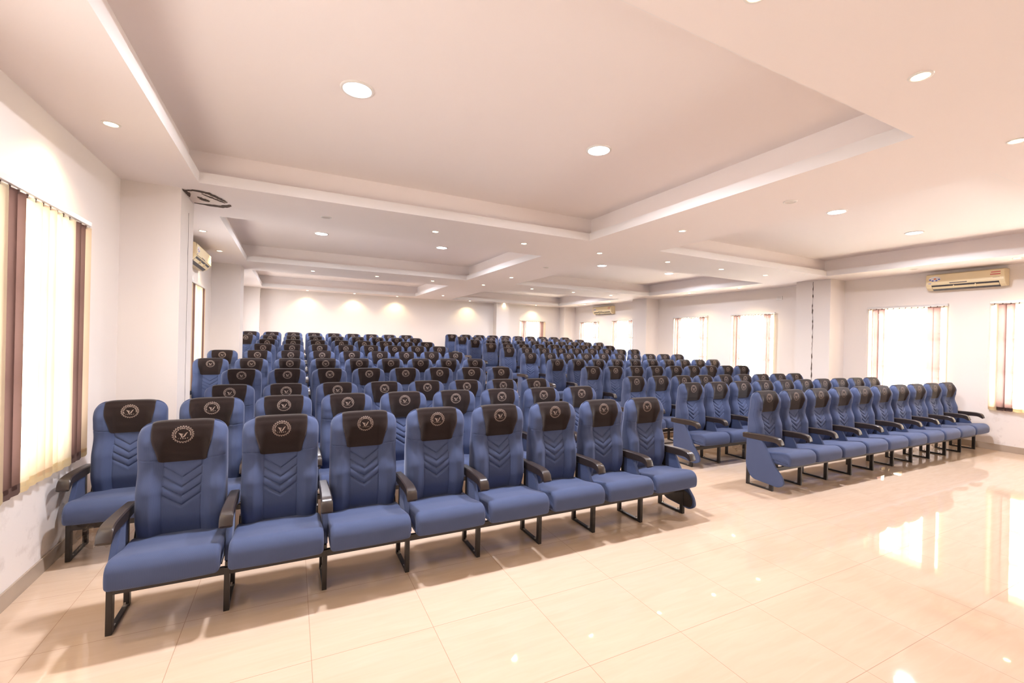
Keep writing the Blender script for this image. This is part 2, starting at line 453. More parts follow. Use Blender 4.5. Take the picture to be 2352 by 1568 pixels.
for u0, u1 in WIN_R: window(wi, 'x', XR, 1, u0, u1); wi += 1
for u0, u1 in WIN_B: window(wi, 'y', YB, 1, u0, u1); wi += 1

# ------------------------------------------------------------------ vertical blinds
def blind(axis, pos, sgn, u0, u1, label, flip=False, gap=None):
    """sgn: direction from the wall into the room"""
    root = empty('vertical_blind', (pos, (u0+u1)/2, .7) if axis == 'x' else ((u0+u1)/2, pos, .7))
    ox, oy, oz = root.location
    L = u1-u0
    def P3(u, dd, z):      # local to root
        return (sgn*dd, u, z-oz) if axis == 'x' else (u, sgn*dd, z-oz)
    bm = bmesh.new(); box(bm, P3(-L/2-.01, .035, 2.555), P3(L/2+.01, .075, 2.595), bevel=.004)
    for k in range(4):
        u = -L/2+L*(k+.5)/4; box(bm, P3(u-.02, .0, 2.585), P3(u+.02, .06, 2.60))
    link('headrail', bm, M['rail'], root)
    n = 13; wdt = L/n
    seq = [0, 1, 1, 0, 0, 0, 0, 0, 0, 0, 1, 1, 0]
    for k in range(n):
        ang = math.radians(random.uniform(12, 22))*(1 if not flip else -1)
        if seq[k] and gap: ang *= 1.0
        uc = -L/2+wdt*(k+.5); hw = wdt*.60
        zt, zb = 2.545, .735+random.uniform(-.006, .006)
        bm = bmesh.new(); cols = 5; rows = 8
        sway = random.uniform(-.006, .006)
        vs = []
        for i in range(rows+1):
            row = []
            z = zt+(zb-zt)*i/rows
            for j in range(cols):
                t = -1+2*j/(cols-1)
                row.append(bm.verts.new(P3(uc+hw*t*math.cos(ang)+sway*i/rows, .055+hw*t*math.sin(ang)+.004*(1-t*t)*sgn*0+.003*math.cos(t*PI/2), z)))
            vs.append(row)
        for i in range(rows):
            for j in range(cols-1):
                f = bm.faces.new((vs[i][j], vs[i][j+1], vs[i+1][j+1], vs[i+1][j])); f.material_index = 0
                if seq[k] and i == rows-1: f.material_index = 0
        box(bm, P3(uc-.008, .052, 2.530), P3(uc+.008, .058, 2.556), mi=1); box(bm, P3(uc-hw*.8, .0535, 2.528), P3(uc+hw*.8, .0565, 2.535), mi=1)
        s = link('slat', bm, [M['slat_brown'] if seq[k] else M[('slat_cream', 'slat_cream', 'slat_cream', 'slat_cream_thin', 'slat_cream', 'slat_cream_thick', 'slat_cream_thick', 'slat_cream', 'slat_cream_thin', 'slat_cream', 'slat_cream', 'slat_cream', 'slat_cream_thick')[k]], M['slat_brown_hem']], root, 'auto')
        # hem pocket with its weight, scooped lower corners
        bm = bmesh.new()
        q = []
        for j in range(9):
            t = -1+2*j/8
            zz = zb-.035+(.012 if abs(t) > .9 else 0)
            q.append((t, zz))
        top = [bm.verts.new(P3(uc+hw*t*math.cos(ang)+sway, .0515+hw*t*math.sin(ang), zb+.03)) for t, _ in q]
        bot = [bm.verts.new(P3(uc+hw*t*math.cos(ang)+sway, .0515+hw*t*math.sin(ang), z_)) for t, z_ in q]
        for j in range(8): bm.faces.new((top[j], top[j+1], bot[j+1], bot[j]))
        hb = link('slat_hem', bm, M['slat_brown_hem'] if seq[k] else M['slat_cream'], s)
        sol = hb.modifiers.new('thickness', 'SOLIDIFY'); sol.thickness = .005
    # hanging pull cord and bead chain
    u = L/2+.012
    pts = [P3(u, .06, 2.56), P3(u+.012, .055, 2.2), P3(u+.022, .05, 1.85), P3(u+.038, .045, 1.55), P3(u+.044, .045, 1.42), P3(u+.036, .045, 1.355), P3(u+.005, .045, 1.335)]
    bm = bmesh.new(); tube(bm, pts, .0018); link('pull_cord', bm, M['white_plastic'], root, True)
    tag(root, label, 'blind', 'vertical window blinds')
BL = {0: 'cream and brown vertical blind on left wall, nearest the camera', 3: 'cream and brown vertical blind on left wall beyond the first pilaster'}
for i, (u0, u1) in enumerate(WIN_L):
    if i in BL: blind('x', XL, 1, u0, u1, BL[i])
BR = {0: 'backlit vertical blind at right edge of photo, below end of air conditioner', 1: 'wide backlit vertical blind left of the right edge one, before the cracked pillar',
      2: 'backlit blind just beyond the cracked pillar on right wall', 3: 'backlit blind on right wall, second beyond the cracked pillar, before the far pillar',
      4: 'narrow backlit blind right of the far air conditioner', 5: 'narrow backlit blind left of and below the far air conditioner'}
for i, (u0, u1) in enumerate(WIN_R):
    if i in BR: blind('x', XR, -1, u0, u1, BR[i], flip=True)
blind('y', YB, -1, WIN_B[0][0], WIN_B[0][1], 'backlit vertical blind on the back wall window')

# ------------------------------------------------------------------ ceiling lamps
def spot_proto():
    root = empty('recessed_spotlight')
    bm = bmesh.new(); lathe(bm, [(.040, -.001), (.042, -.006), (.054, -.005), (.057, 0.0)]); link('trim_ring', bm, M['white_plastic'], root, True)
    bm = bmesh.new(); f = disc(bm, (0, 0), .040, -.003); f.normal_flip(); link('lamp_face', bm, M['glow_warm'], root)
    ld = bpy.data.lights.new('warm_beam', 'SPOT'); ld.energy = WARM_W; ld.color = (1, .76, .44); ld.spot_size = math.radians(122); ld.spot_blend = .55; ld.shadow_soft_size = .035
    lo = bpy.data.objects.new('warm_beam', ld); COL.objects.link(lo); lo.parent = root; lo.location = (0, 0, -.012)
    return root
def cool_proto():
    root = empty('round_ceiling_light')
    bm = bmesh.new(); lathe(bm, [(.100, -.008), (.104, -.012), (.118, -.010), (.122, 0.0)], 40); link('trim_ring', bm, M['white_plastic'], root, True)
    bm = bmesh.new(); f = disc(bm, (0, 0), .100, -.008, 40); f.normal_flip(); link('diffuser', bm, M['glow_cool'], root)
    ld = bpy.data.lights.new('cool_beam', 'AREA'); ld.shape = 'DISK'; ld.size = .19; ld.spread = math.radians(166); ld.energy = COOL_W; ld.color = (.93, .92, 1)
    lo = bpy.data.objects.new('cool_beam', ld); COL.objects.link(lo); lo.parent = root; lo.location = (0, 0, -.014)
    return root
sp0, sp_used = spot_proto(), False
def spot(x, y, label, group='warm recessed spotlights'):
    global sp_used
    o = sp0 if not sp_used else copy_tree(sp0); sp_used = True
    o.location = (x, y, ZS); tag(o, label, 'ceiling light', group)
O = ['first', 'second', 'third', 'fourth', 'fifth', 'sixth', 'seventh', 'eighth', 'ninth', 'tenth', 'eleventh']
# beam between first and second ceiling trays
for i, x in enumerate([1.77, 3.18]):
    spot(x, 6.05, 'lit warm spotlight, %s from left on beam behind the big near ceiling tray' % O[i])
for i, x in enumerate([6.12, 7.56, 8.92]):
    spot(x, 5.98, 'lit warm spotlight, %s from left behind the near right ceiling tray' % O[i])
for i, x in enumerate([.40, 1.84, 3.24]):
    spot(x, 11.22, 'lit warm spotlight, %s from left between second and third left ceiling trays' % O[i])
for i, x in enumerate([6.15, 7.58, 9.0]):
    spot(x, 11.14, 'lit warm spotlight, %s from left between far two right ceiling trays' % O[i])
for i, x in enumerate([.42, 1.90, 3.36]):
    spot(x, 16.13, 'warm spotlight scalloping back wall, %s from left above left seating' % O[i])
for i, x in enumerate([6.15, 7.62, 9.1]):
    spot(x, 16.10, 'warm spotlight scalloping back wall, %s from left above right seating' % O[i])
for i, y in enumerate([4.25, 6.01, 9.45, 11.17, 14.78]):
    spot(4.60 if i < 2 else 4.65, y, 'warm spotlight over the central aisle, %s nearest the camera in view' % (O[i+1]))
spot(4.596, 1.23, 'warm spotlight over the aisle at the right edge of the photo')
for i, y in enumerate([4.19, 7.85, 9.55, 13.04]):
    spot(-1.21, y, 'warm spotlight along left wall, %s one in view from the near side' % O[i])
for i, (y) in enumerate([2.74, 7.64, 9.25, 12.86, 14.41]):
    spot(10.36, y, ['warm spotlight beside the near right air conditioner'] [0] if i == 0 else 'warm spotlight along right wall, %s beyond the cracked pillar' % O[i-1])
spot(3.068, 1.19, 'large bright warm spotlight at upper right, in front of big tray')
spot(1.75, 1.24, 'warm spotlight just above the top edge of the photo')
spot(-1.21, 1.4, 'warm spotlight by left wall behind the camera')
for y in (-.6, 2.4):
    spot(7.6 if y < 0 else -1.21, y, 'warm spotlight outside the photo, %s' % ('front right' if y < 0 else 'left wall'))
cl0, cl_used = cool_proto(), False
def cool(x, y, label):
    global cl_used
    o = cl0 if not cl_used else copy_tree(cl0); cl_used = True
    o.location = (x, y, ZT); tag(o, label, 'ceiling light', 'round white ceiling lights')
CT = ['near big left', 'near right', 'second left', 'second right', 'third left', 'third right']
for (x, y, l) in [(.40, 3.50, 'left round white light in the big near ceiling tray'), (2.61, 3.46, 'right round white light in the big near ceiling tray'),
                  (.435, 8.70, 'left round white light in the second left ceiling tray'), (2.68, 8.68, 'right round white light in the second left ceiling tray'),
                  (6.60, 3.43, 'left round white light in the near right ceiling tray'), (8.78, 3.44, 'right round white light in the near right ceiling tray'),
                  (6.63, 8.56, 'left round white light in the second right ceiling tray'), (8.80, 8.54, 'right round white light in the second right ceiling tray'),
                  (.435, 13.8, 'left round white light up inside the third left ceiling tray'), (2.68, 13.8, 'right round white light up inside the third left ceiling tray'),
                  (6.63, 13.8, 'left round white light up inside the third right ceiling tray'), (8.80, 13.8, 'right round white light up inside the third right ceiling tray')]:
    cool(x, y, l)
def dead(x, y, label):
    root = empty('unlit_downlight', (x, y, ZS))
    bm = bmesh.new(); lathe(bm, [(.0, .0), (.050, -.002), (.052, -.008), (.062, -.006), (.066, 0.0)]); link('trim_ring', bm, M['white_plastic'], root, True)
    bm = bmesh.new(); f = disc(bm, (0, 0), .046, -.004); f.normal_flip(); link('cover_disc', bm, simple('dim_cover', (.62, .55, .5), .4), root)
    tag(root, label, 'ceiling light', 'unlit round downlights')
for x, y, l in [(.355, 6.07, 'unlit round downlight at left, behind the big near ceiling tray'), (4.594, 2.83, 'unlit round downlight right of the big near ceiling tray'),
                (4.60, 7.76, 'small unlit downlight over aisle between second ceiling trays'), (10.354, 4.05, 'unlit downlight on soffit left of near right air conditioner')]:
    dead(x, y, l)

# ------------------------------------------------------------------ auditorium chair
ZTOP, BHW, BR_ = 1.146, .238, .095
def hw_at(z):
    if z > ZTOP-BR_: 
        d = min(1, (z-(ZTOP-BR_))/BR_); return BHW-BR_+BR_*math.sqrt(max(0, 1-d**2.2))
    if z < .60: return BHW-.004*(.60-z)/.16
    return BHW
def lerp_tab(tab, z):
    if z <= tab[0][0]: return tab[0][1]
    for (a, b), (c, d_) in zip(tab, tab[1:]):
        if z <= c:
            t = (z-a)/(c-a); t = t*t*(3-2*t); return b+(d_-b)*t
    return tab[-1][1]
CF = [(.40, .010), (.56, -.028), (.70, -.022), (.86, .020), (.96, .004), (1.04, -.004), (1.10, .000), (1.15, .004)]
CB = [(.40, .085), (.60, .125), (.80, .125), (1.00, .100), (1.15, .088)]
def sstep(a, b, t):
    t = max(0, min(1, (t-a)/(b-a))); return t*t*(3-2*t)
def chev(x, z):
    """depth of stitched chevron grooves and seams at the backrest front"""
    g = 0
    ax = abs(x)
    for k in range(4):
        zc = .785-.0565*k+ .0
        if ax < .101:
            dz = z-(zc+.68*ax); dd = abs(dz)/1.21
            g += .0060*math.exp(-(dd/.0026)**2)+.0040*math.exp(-(dd/.008)**2)-.0012*math.exp(-((dd-.020)/.012)**2)
    if z < .915: g += .0045*math.exp(-((ax-.103)/.003)**2)
    zs = .905+.10*max(0, ax-.12)
    if ax > .12: g += .0045*math.exp(-((z-zs)/.003)**2)
    return g
def edge_round(x, z, m):
    h = hw_at(z); t = min(1, max(0, (abs(x)-(h-m))/m)); e = max(0, min(1, (z-(ZTOP-.055))/.055))
    r = min(1, math.hypot(t, e)); return 1-math.sqrt(max(0, 1-r*r)), (e*e/(t*t+e*e) if (t or e) else 0)
def front_y(x, z, grooves=True):
    base = lerp_tab(CF, z)-.034*sstep(.095, .165, abs(x))*sstep(1.13, 1.0, z)
    mid = lerp_tab(CF, z)*.45+lerp_tab(CB, z)*.55
    f, w = edge_round(x, z, .05)
    y = base+(.058*(1-w)+(mid-.002-base)*w)*f
    y = min(y, mid-.002)
    e = max(0, min(1, ((.43)-z)/.03)); y += .03*(1-math.sqrt(1-e*e))
    if grooves: y += chev(x, z)
    return y
def rear_y(x, z):
    base = lerp_tab(CB, z); mid = lerp_tab(CF, z)*.45+base*.55
    f, w = edge_round(x, z, .04)
    return max(mid+.002, base-(.035*(1-w)+(base-mid-.002)*w)*f)

def backrest_mesh():
    bm = bmesh.new()
    NX, NZ = 130, 230
    z0, z1 = .405, ZTOP
    fr, rr_ = [], []
    for j in range(NZ+1):
        z = z0+(z1-z0)*j/NZ; h = hw_at(z)
        fr.append([bm.verts.new((h*(-1+2*i/NX), front_y(h*(-1+2*i/NX), z), z)) for i in range(NX+1)])
    NXr, = (24,)
    zj = list(range(0, NZ+1))
    for j in zj:
        z = z0+(z1-z0)*j/NZ; h = hw_at(z)
        rr_.append([bm.verts.new((h*(-1+2*i/NXr), rear_y(h*(-1+2*i/NXr), z), z)) for i in range(NXr+1)])
    for j in range(NZ):
        for i in range(NX): bm.faces.new((fr[j][i], fr[j][i+1], fr[j+1][i+1], fr[j+1][i]))
        for i in range(NXr): bm.faces.new((rr_[j][i+1], rr_[j][i], rr_[j+1][i], rr_[j+1][i+1]))
        bm.faces.new((fr[j][0], fr[j+1][0], rr_[j+1][0], rr_[j][0]))
        bm.faces.new((fr[j][NX], rr_[j][NXr], rr_[j+1][NXr], fr[j+1][NX]))
    bm.faces.new([fr[NZ][i] for i in range(NX+1)]+[rr_[NZ][i] for i in range(NXr, -1, -1)])
    bm.faces.new([fr[0][i] for i in range(NX, -1, -1)]+[rr_[0][i] for i in range(NXr+1)])
    return bm

def cover_point(u, s):
    """s 0..1: from lower front edge over the top and down the back"""
    zb = .888
    smooth_y = lambda x, z: front_y(x, z, False)
    L1 = .62; L2 = .78
    if s < L1:
        z = zb+(ZTOP-.02-zb)*s/L1
        w = .128+(.163-.128)*sstep(zb, zb+.20, z)
        # rounded lower corners
        k = max(0, 1-(z-zb)/.022); w -= .022*(1-math.sqrt(max(0, 1-k*k)))
        x = u*w; y = smooth_y(x, z)
        y += .010*sstep(.10, .165, abs(x))*0
        return (x, y-.0045, z)
    if s < L2:
        t = (s-L1)/(L2-L1); a = PI*t
        x = u*.163
        zf = ZTOP-.02; yf = smooth_y(x, zf)-.0045; yb = rear_y(x, zf)+.0045
        yc, ry = (yf+yb)/2, (yb-yf)/2
        htop = ZTOP+.006-.010*(abs(u)**6)
        return (x, yc-ry*math.cos(a), zf+(htop-zf)*math.sin(a)**.55 if 0 < t < 1 else zf)
    t = (s-L2)/(1-L2); z = ZTOP-.02-.20*t; x = u*.163*(1-.1*t)
    return (x, rear_y(x, z)+.0045, z)
def cover_mesh():
    bm = bmesh.new(); NU, NS = 30, 60
    g = [[bm.verts.new(cover_point(-1+2*i/NU, j/NS)) for i in range(NU+1)] for j in range(NS+1)]
    for j in range(NS):
        for i in range(NU): bm.faces.new((g[j][i], g[j][i+1], g[j+1][i+1], g[j+1][i]))
    bmesh.ops.solidify(bm, geom=bm.faces[:], thickness=-.003)
    bmesh.ops.recalc_face_normals(bm, faces=bm.faces[:])
    return bm

EZ, ER = 1.064, .0575
def emblem_mesh():
    bm = bmesh.new()
    def place(u, v):
        z = EZ+v*.93
        return (u, front_y(u, z, False)-.0105, z)
    def ribbon(pts, w, closed=False, taper=None):
        n = len(pts); a, b = [], []
        for i in range(n):
            p = pts[i]; q0 = pts[(i-1) % n] if (closed or i > 0) else p; q1 = pts[(i+1) % n] if (closed or i < n-1) else p
            dx, dz = q1[0]-q0[0], q1[1]-q0[1]; l = math.hypot(dx, dz) or 1
            ww = w/2*(taper(i/(n-1)) if taper else 1)
            nx, nz = -dz/l*ww, dx/l*ww
            a.append(bm.verts.new(place(p[0]+nx, p[1]+nz))); b.append(bm.verts.new(place(p[0]-nx, p[1]-nz)))
        for i in range(n if closed else n-1):
            j = (i+1) % n; bm.faces.new((a[i], a[j], b[j], b[i]))
    NT = 24; gear = []
    for k in range(NT):
        a0 = 2*PI*k/NT
        for da, r in ((-.26, ER*.865), (-.23, ER*.87), (-.17, ER*.99), (-.13, ER), (.13, ER), (.17, ER*.99), (.23, ER*.87), (.26, ER*.865)):
            a = a0+da*2*PI/NT*1.05+.0
            gear.append((r*math.sin(a), r*math.cos(a)))
    # corners first doubled, so the ribbon keeps its width
    ribbon(gear, .0021, True)
    def glyph(ch, size, T):
        cu = bpy.data.curves.new('g', 'FONT'); cu.body = ch; cu.size = size; cu.align_x = 'CENTER'; cu.resolution_u = 2; cu.offset = size*.03
        ob = bpy.data.objects.new('g', cu); COL.objects.link(ob)
        dg = bpy.context.evaluated_depsgraph_get(); me = ob.evaluated_get(dg).to_mesh()
        vs = [bm.verts.new(place(*T(v.co.x, v.co.y))) for v in me.vertices]
        for p in me.polygons:
            try: bm.faces.new([vs[i] for i in p.vertices])
            except ValueError: pass
        ob.evaluated_get(dg).to_mesh_clear()
        bpy.data.objects.remove(ob); bpy.data.curves.remove(cu)
    txt = 'ISBAT SCHOOL OF SCIENCE AND TECHNOLOGY'
    n = len(txt); R = .0382
    for i, ch in enumerate(txt):
        if ch == ' ': continue
        a = math.radians(-118+(118+100)*i/(n-1))
        def T(u, v, a=a): 
            rr = R+v; return (rr*math.sin(a)+u*math.cos(a), rr*math.cos(a)-u*math.sin(a))
        glyph(ch, .0084, T)
    for i, ch in enumerate('ISBAT'):
        cx = (-.0245, -.0122, 0, .0122, .0245)[i]
        glyph(ch, .0105, lambda u, v, cx=cx: (cx+u, -.0300+v))
    # bird: feathers on the left, a rising double stroke on the right
    for k in range(5):
        x0, z0 = -.024+.0042*k, .0105-.0058*k; x1, z1 = .0015-.0015*k, .0035-.0052*k
        pts = [(x0+(x1-x0)*t, z0+(z1-z0)*t-.0022*math.sin(PI*t)) for t in [i/8 for i in range(9)]]
        ribbon(pts, .0030, taper=lambda t: .35+.65*math.sin(PI*min(1, t*.9+.1)))
    c1 = [(-.0105, -.0165), (-.004, -.0185), (.003, -.015), (.008, -.006), (.012, .003), (.017, .010), (.0225, .0135)]
    c2 = [(.002, -.0175), (.010, -.011), (.0135, -.003), (.017, .004), (.021, .0095), (.0235, .0135)]
    for c in (c1, c2):
        ribbon(c, .0034, taper=lambda t: 1-.65*t)
    bmesh.ops.recalc_face_normals(bm, faces=bm.faces[:])
    for f in bm.faces:
        if f.normal.y > 0: f.normal_flip()
    return bm

def seat_bm():
    # each end: x goes W-r+r*sin(b), inset r*(1-cos(b)), b from 90 deg (tip) to 0
    bm = bmesh.new()
    prof = [(.015, .335), (.030, .36), (.030, .41), (.015, .432), (-.06, .438), (-.16, .445), (-.25, .460), (-.33, .474), (-.380, .478), (-.418, .465), (-.442, .437),
            (-.450, .400), (-.448, .356), (-.440, .334), (-.420, .325), (-.34, .320), (-.15, .322), (-.03, .324)]
    n = len(prof); sm = []
    for i in range(n):
        p0, p1, p2, p3 = prof[(i-1) % n], prof[i], prof[(i+1) % n], prof[(i+2) % n]
        for t in (0, .25, .5, .75):
            sm.append(tuple(.5*((2*p1[k])+(-p0[k]+p2[k])*t+(2*p0[k]-5*p1[k]+4*p2[k]-p3[k])*t*t+(-p0[k]+3*p1[k]-3*p2[k]+p3[k])*t**3) for k in (0, 1)))
    m_ = len(sm)
    # outward normals of the closed profile
    nrm = []
    for i in range(m_):
        a, b = sm[(i-2) % m_], sm[(i+2) % m_]; dy, dz = b[0]-a[0], b[1]-a[1]; l = math.hypot(dy, dz) or 1
        nn = (dz/l, -dy/l)
        if nn[0]*(sm[i][0]+.21)+nn[1]*(sm[i][1]-.39) < 0: nn = (-nn[0], -nn[1])
        nrm.append(nn)
    W, r = .260, .026
    sec = [(-W+r-r*math.sin(math.radians(b)), r*(1-math.cos(math.radians(b)))) for b in (90, 72, 54, 36, 18, 0)]
    sec += [(x, -.004*math.cos(x/.26*PI/2)) for x in (-.18, -.1, 0, .1, .18)]
    sec += [(-x, i) for x, i in sec[:6][::-1]]
    rings = [[bm.verts.new((x, sm[i][0]-nrm[i][0]*ins, sm[i][1]-nrm[i][1]*ins)) for i in range(m_)] for x, ins in sec]
    for a, b in zip(rings, rings[1:]):
        for i in range(m_): bm.faces.new((a[i], a[(i+1) % m_], b[(i+1) % m_], b[i]))
    bm.faces.new(rings[0]); bm.faces.new(rings[-1][::-1])
    bmesh.ops.recalc_face_normals(bm, faces=bm.faces[:])
    return bm

def arm_bm(x):
    """moulded arm: flat rear, drooping nose"""
    bm = bmesh.new()
    top = [(.125, .628), (.11, .634), (.02, .640), (-.10, .646), (-.20, .648), (-.265, .647), (-.310, .641), (-.338, .629), (-.355, .606), (-.368, .568)]
    bot = [(.125, .576), (.11, .571), (.02, .572), (-.10, .575), (-.18, .578), (-.225, .581), (-.270, .582), (-.303, .577), (-.332, .562), (-.352, .550)]
    def up(l):
        out = []
        for i in range(len(l)-1):
            p0, p1, p2, p3 = l[max(0, i-1)], l[i], l[i+1], l[min(len(l)-1, i+2)]
            for t in (0, 1/3, 2/3): out.append(tuple(.5*(2*p1[k]+(p2[k]-p0[k])*t+(2*p0[k]-5*p1[k]+4*p2[k]-p3[k])*t*t+(3*p1[k]-p0[k]-3*p2[k]+p3[k])*t**3) for k in range(len(p1))))
        return out+[l[-1]]
    W = [.026, .029, .030, .031, .033, .034, .035, .0355, .036, .036]
    top, bot, W = up(top), up(bot), [q[0] for q in up([(w,) for w in W])]
    rings = []
    for (t, b, w) in zip(top, bot, W):
        c = .007
        rings.append([bm.verts.new(p) for p in ((x-w, t[0], t[1]-c), (x-w+c, t[0], t[1]), (x+w-c, t[0], t[1]), (x+w, t[0], t[1]-c), (x+w-.004, b[0], b[1]+.004), (x+w-.010, b[0], b[1]), (x-w+.010, b[0], b[1]), (x-w+.004, b[0], b[1]+.004))])
    for a, b in zip(rings, rings[1:]):
        for i in range(8): bm.faces.new((a[i], a[(i+1) % 8], b[(i+1) % 8], b[i]))
    bm.faces.new(rings[0]); bm.faces.new(rings[-1][::-1])
    bmesh.ops.recalc_face_normals(bm, faces=bm.faces[:])
    return bm

def rounded(pts, r, seg=5):
    out = []; n = len(pts)
    for i in range(n):
        p = Vector(pts[i]); a = Vector(pts[i-1]); b = Vector(pts[(i+1) % n])
        rr = r[i] if isinstance(r, (list, tuple)) else r
        da, db = (a-p), (b-p); la, lb = da.length, db.length; rr = min(rr, la*.45, lb*.45)
        p0, p1 = p+da/la*rr, p+db/lb*rr
        for k in range(seg+1):
            t = k/seg; out.append(tuple((1-t)**2*p0+2*t*(1-t)*p+t*t*p1))
    return out
def panel_bm(x, big, side=0):
    bm = bmesh.new()
    if big:
        pts = [(.075, .575), (-.130, .575), (-.300, .29), (-.385, .195), (-.405, .115), (-.335, .066), (-.22, .074), (.005, .088), (.078, .225)]
        pts = rounded(pts, [.01, .02, .02, .06, .05, .05, .06, .08, .06])
        x0, x1 = (x-.022, x+.006) if side < 0 else (x-.006, x+.022)
    else:
        pts = [(-.015, .578), (-.140, .578), (-.238, .405), (-.238, .30), (-.015, .30)]
        pts = rounded(pts, [.005, .015, .02, .01, .005])
        x0, x1 = x-.017, x+.017
    fs = prism(bm, pts, x0, x1, 'x')
    es = [e for e in bm.edges if abs(e.verts[0].co.x-e.verts[1].co.x) < 1e-6]
    bmesh.ops.bevel(bm, geom=es, offset=.005, segments=2, affect='EDGES', profile=.5)
    return bm
def back_plate_bm(x, side):
    bm = bmesh.new()
    pts = rounded([(.068, .25), (-.24, .25), (-.335, .225), (-.382, .165), (-.36, .09), (-.24, .084), (.0, .10), (.068, .225)], [.01, .01, .03, .06, .06, .06, .08, .03])
    dx = -.0075 if side > 0 else .0075
    prism(bm, pts, x+dx-.0012, x+dx+.0012, 'x')
    return bm
def leg_bm(x):
    bm = bmesh.new(); w = .015
    box(bm, (x-w, -.262, 0), (x+w, -.222, .270), bevel=.002)      # front upright
    box(bm, (x-w, .040, 0), (x+w, .075, .270), bevel=.002)        # rear upright
    box(bm, (x-w*.9, -.222, .001), (x+w*.9, .040, .020), bevel=.002)
    box(bm, (x-w*.8, -.222, .246), (x+w*.8, .040, .268))
    return bm
def strut_bm(x):
    bm = bmesh.new(); w = .012
    box(bm, (x-w, -.012, .27), (x+w, .030, .576)); box(bm, (x-w, -.25, .27), (x+w, -.012, .302))
    # plates that carry the backrest
    return bm
def bolt_bm(x, y):
    bm = bmesh.new()
    box(bm, (x-.011, y-.011, .020), (x+.011, y+.011, .024)); prism(bm, [(x+.005*math.cos(t), y+.005*math.sin(t)) for t in [PI/3*k for k in range(6)]], .024, .042, 'z')
    return bm
def rail_bm(y):
    bm = bmesh.new(); box(bm, (-.265, y, .229), (.265, y+.026, .272)); return bm
def bracket_bm(s):
    bm = bmesh.new()     # bracket under the seat running back to the plate behind the backrest
    prism(bm, [(-.20, .27), (.065, .27), (.088, .47), (.05, .47), (-.02, .325), (-.20, .325)], s*.243-.004, s*.243+.004, 'x')
    return bm

def chair_proto():
    root = empty('auditorium_chair')
    bk = link('backrest', backrest_mesh(), M['fabric'], root, True)
    cv = link('headrest_cover', cover_mesh(), M['cover'], root, True); cv['label'] = 'dark brown cloth headrest cover'
    em = link('emblem', emblem_mesh(), M['thread'], cv); em['label'] = 'cream gear and bird emblem print'
    link('seat', seat_bm(), M['fabric'], root, True)
    link('front_rail', rail_bm(-.262), M['black'], root); link('rear_rail', rail_bm(.045), M['black'], root)
    for s_ in (-1, 1): link('bracket', bracket_bm(s_), M['black'], root)
    for o in [link('armrest', arm_bm(-.28), M['arm'], root, 'auto')]:
        pass
    link('side_panel', panel_bm(-.28, False), M['fabric'], root)
    lg = link('leg_frame', leg_bm(-.28), M['black'], root); link('bolt', bolt_bm(-.28, -.19), M['steel'], lg); link('bolt', bolt_bm(-.28, .012), M['steel'], lg)
    link('arm_post', strut_bm(-.28), M['black'], root)
    return root
proto = chair_proto()
ARM_R = link('armrest', arm_bm(.28), M['arm'], None, 'auto'); PAN_R = link('side_panel', panel_bm(.28, False), M['fabric'])
LEG_R = link('leg_frame', leg_bm(.28), M['black']); BOLT_R = [link('bolt', bolt_bm(.28, y_), M['steel'], LEG_R) for y_ in (-.19, .012)]; POST_R = link('arm_post', strut_bm(.28), M['black'])
BIG_L = link('end_panel', panel_bm(-.28, True, -1), M['fabric']); BIG_R = link('end_panel', panel_bm(.28, True, 1), M['fabric'])
BPL_R = link('panel_backing', back_plate_bm(.28, 1), M['black'], BIG_R)
BPL_L = link('panel_backing', back_plate_bm(-.28, -1), M['black'], BIG_L)
extras = (ARM_R, PAN_R, LEG_R, POST_R, BIG_L, BIG_R)
def add_part(src, root):
    c = copy_tree(src, root); return c

used = False
def place_row(row, side, ri, nrows):
    global used
    x0, y, z, n = row
    blk = 'left' if side == 'L' else 'right'
    for k in range(n):
        o = proto if not used else copy_tree(proto)
        first = not used; used = True
        o.location = (x0+P*k, y, z)
        if side == 'L': where = 'wall-end seat' if k == 0 else ('aisle-end seat' if k == n-1 else '%s seat from left wall' % O[k])
        else: where = 'aisle-end seat' if k == 0 else ('window-end seat' if k == n-1 else '%s seat from aisle' % O[k])
        rw = 'front row' if ri == 0 else ('rearmost row' if ri == nrows-1 else '%s row' % O[ri])
        tag(o, 'blue chair with dark headrest cover, %s, %s of %s block' % (where, rw, blk), 'chair', 'blue auditorium chairs in the %s block' % blk)
        rows_objs.append((o, side, k, n))
rows_objs = []
for i, r in enumerate(LROWS): place_row(r, 'L', i, len(LROWS))
for i, r in enumerate(RROWS): place_row(r, 'R', i, len(RROWS))
for o, side, k, n in rows_objs:
    if k == n-1:
        for s in (ARM_R, LEG_R, POST_R): add_part(s, o)
        add_part(BIG_R if side == 'L' else PAN_R, o)
    if k == 0 and side == 'R':
        for ch in list(o.children):
            if ch.name.split('.')[0] == 'side_panel': bpy.data.objects.remove(ch)
        add_part(BIG_L, o)
for s in extras:
    for ch in list(s.children): bpy.data.objects.remove(ch)
    bpy.data.objects.remove(s)

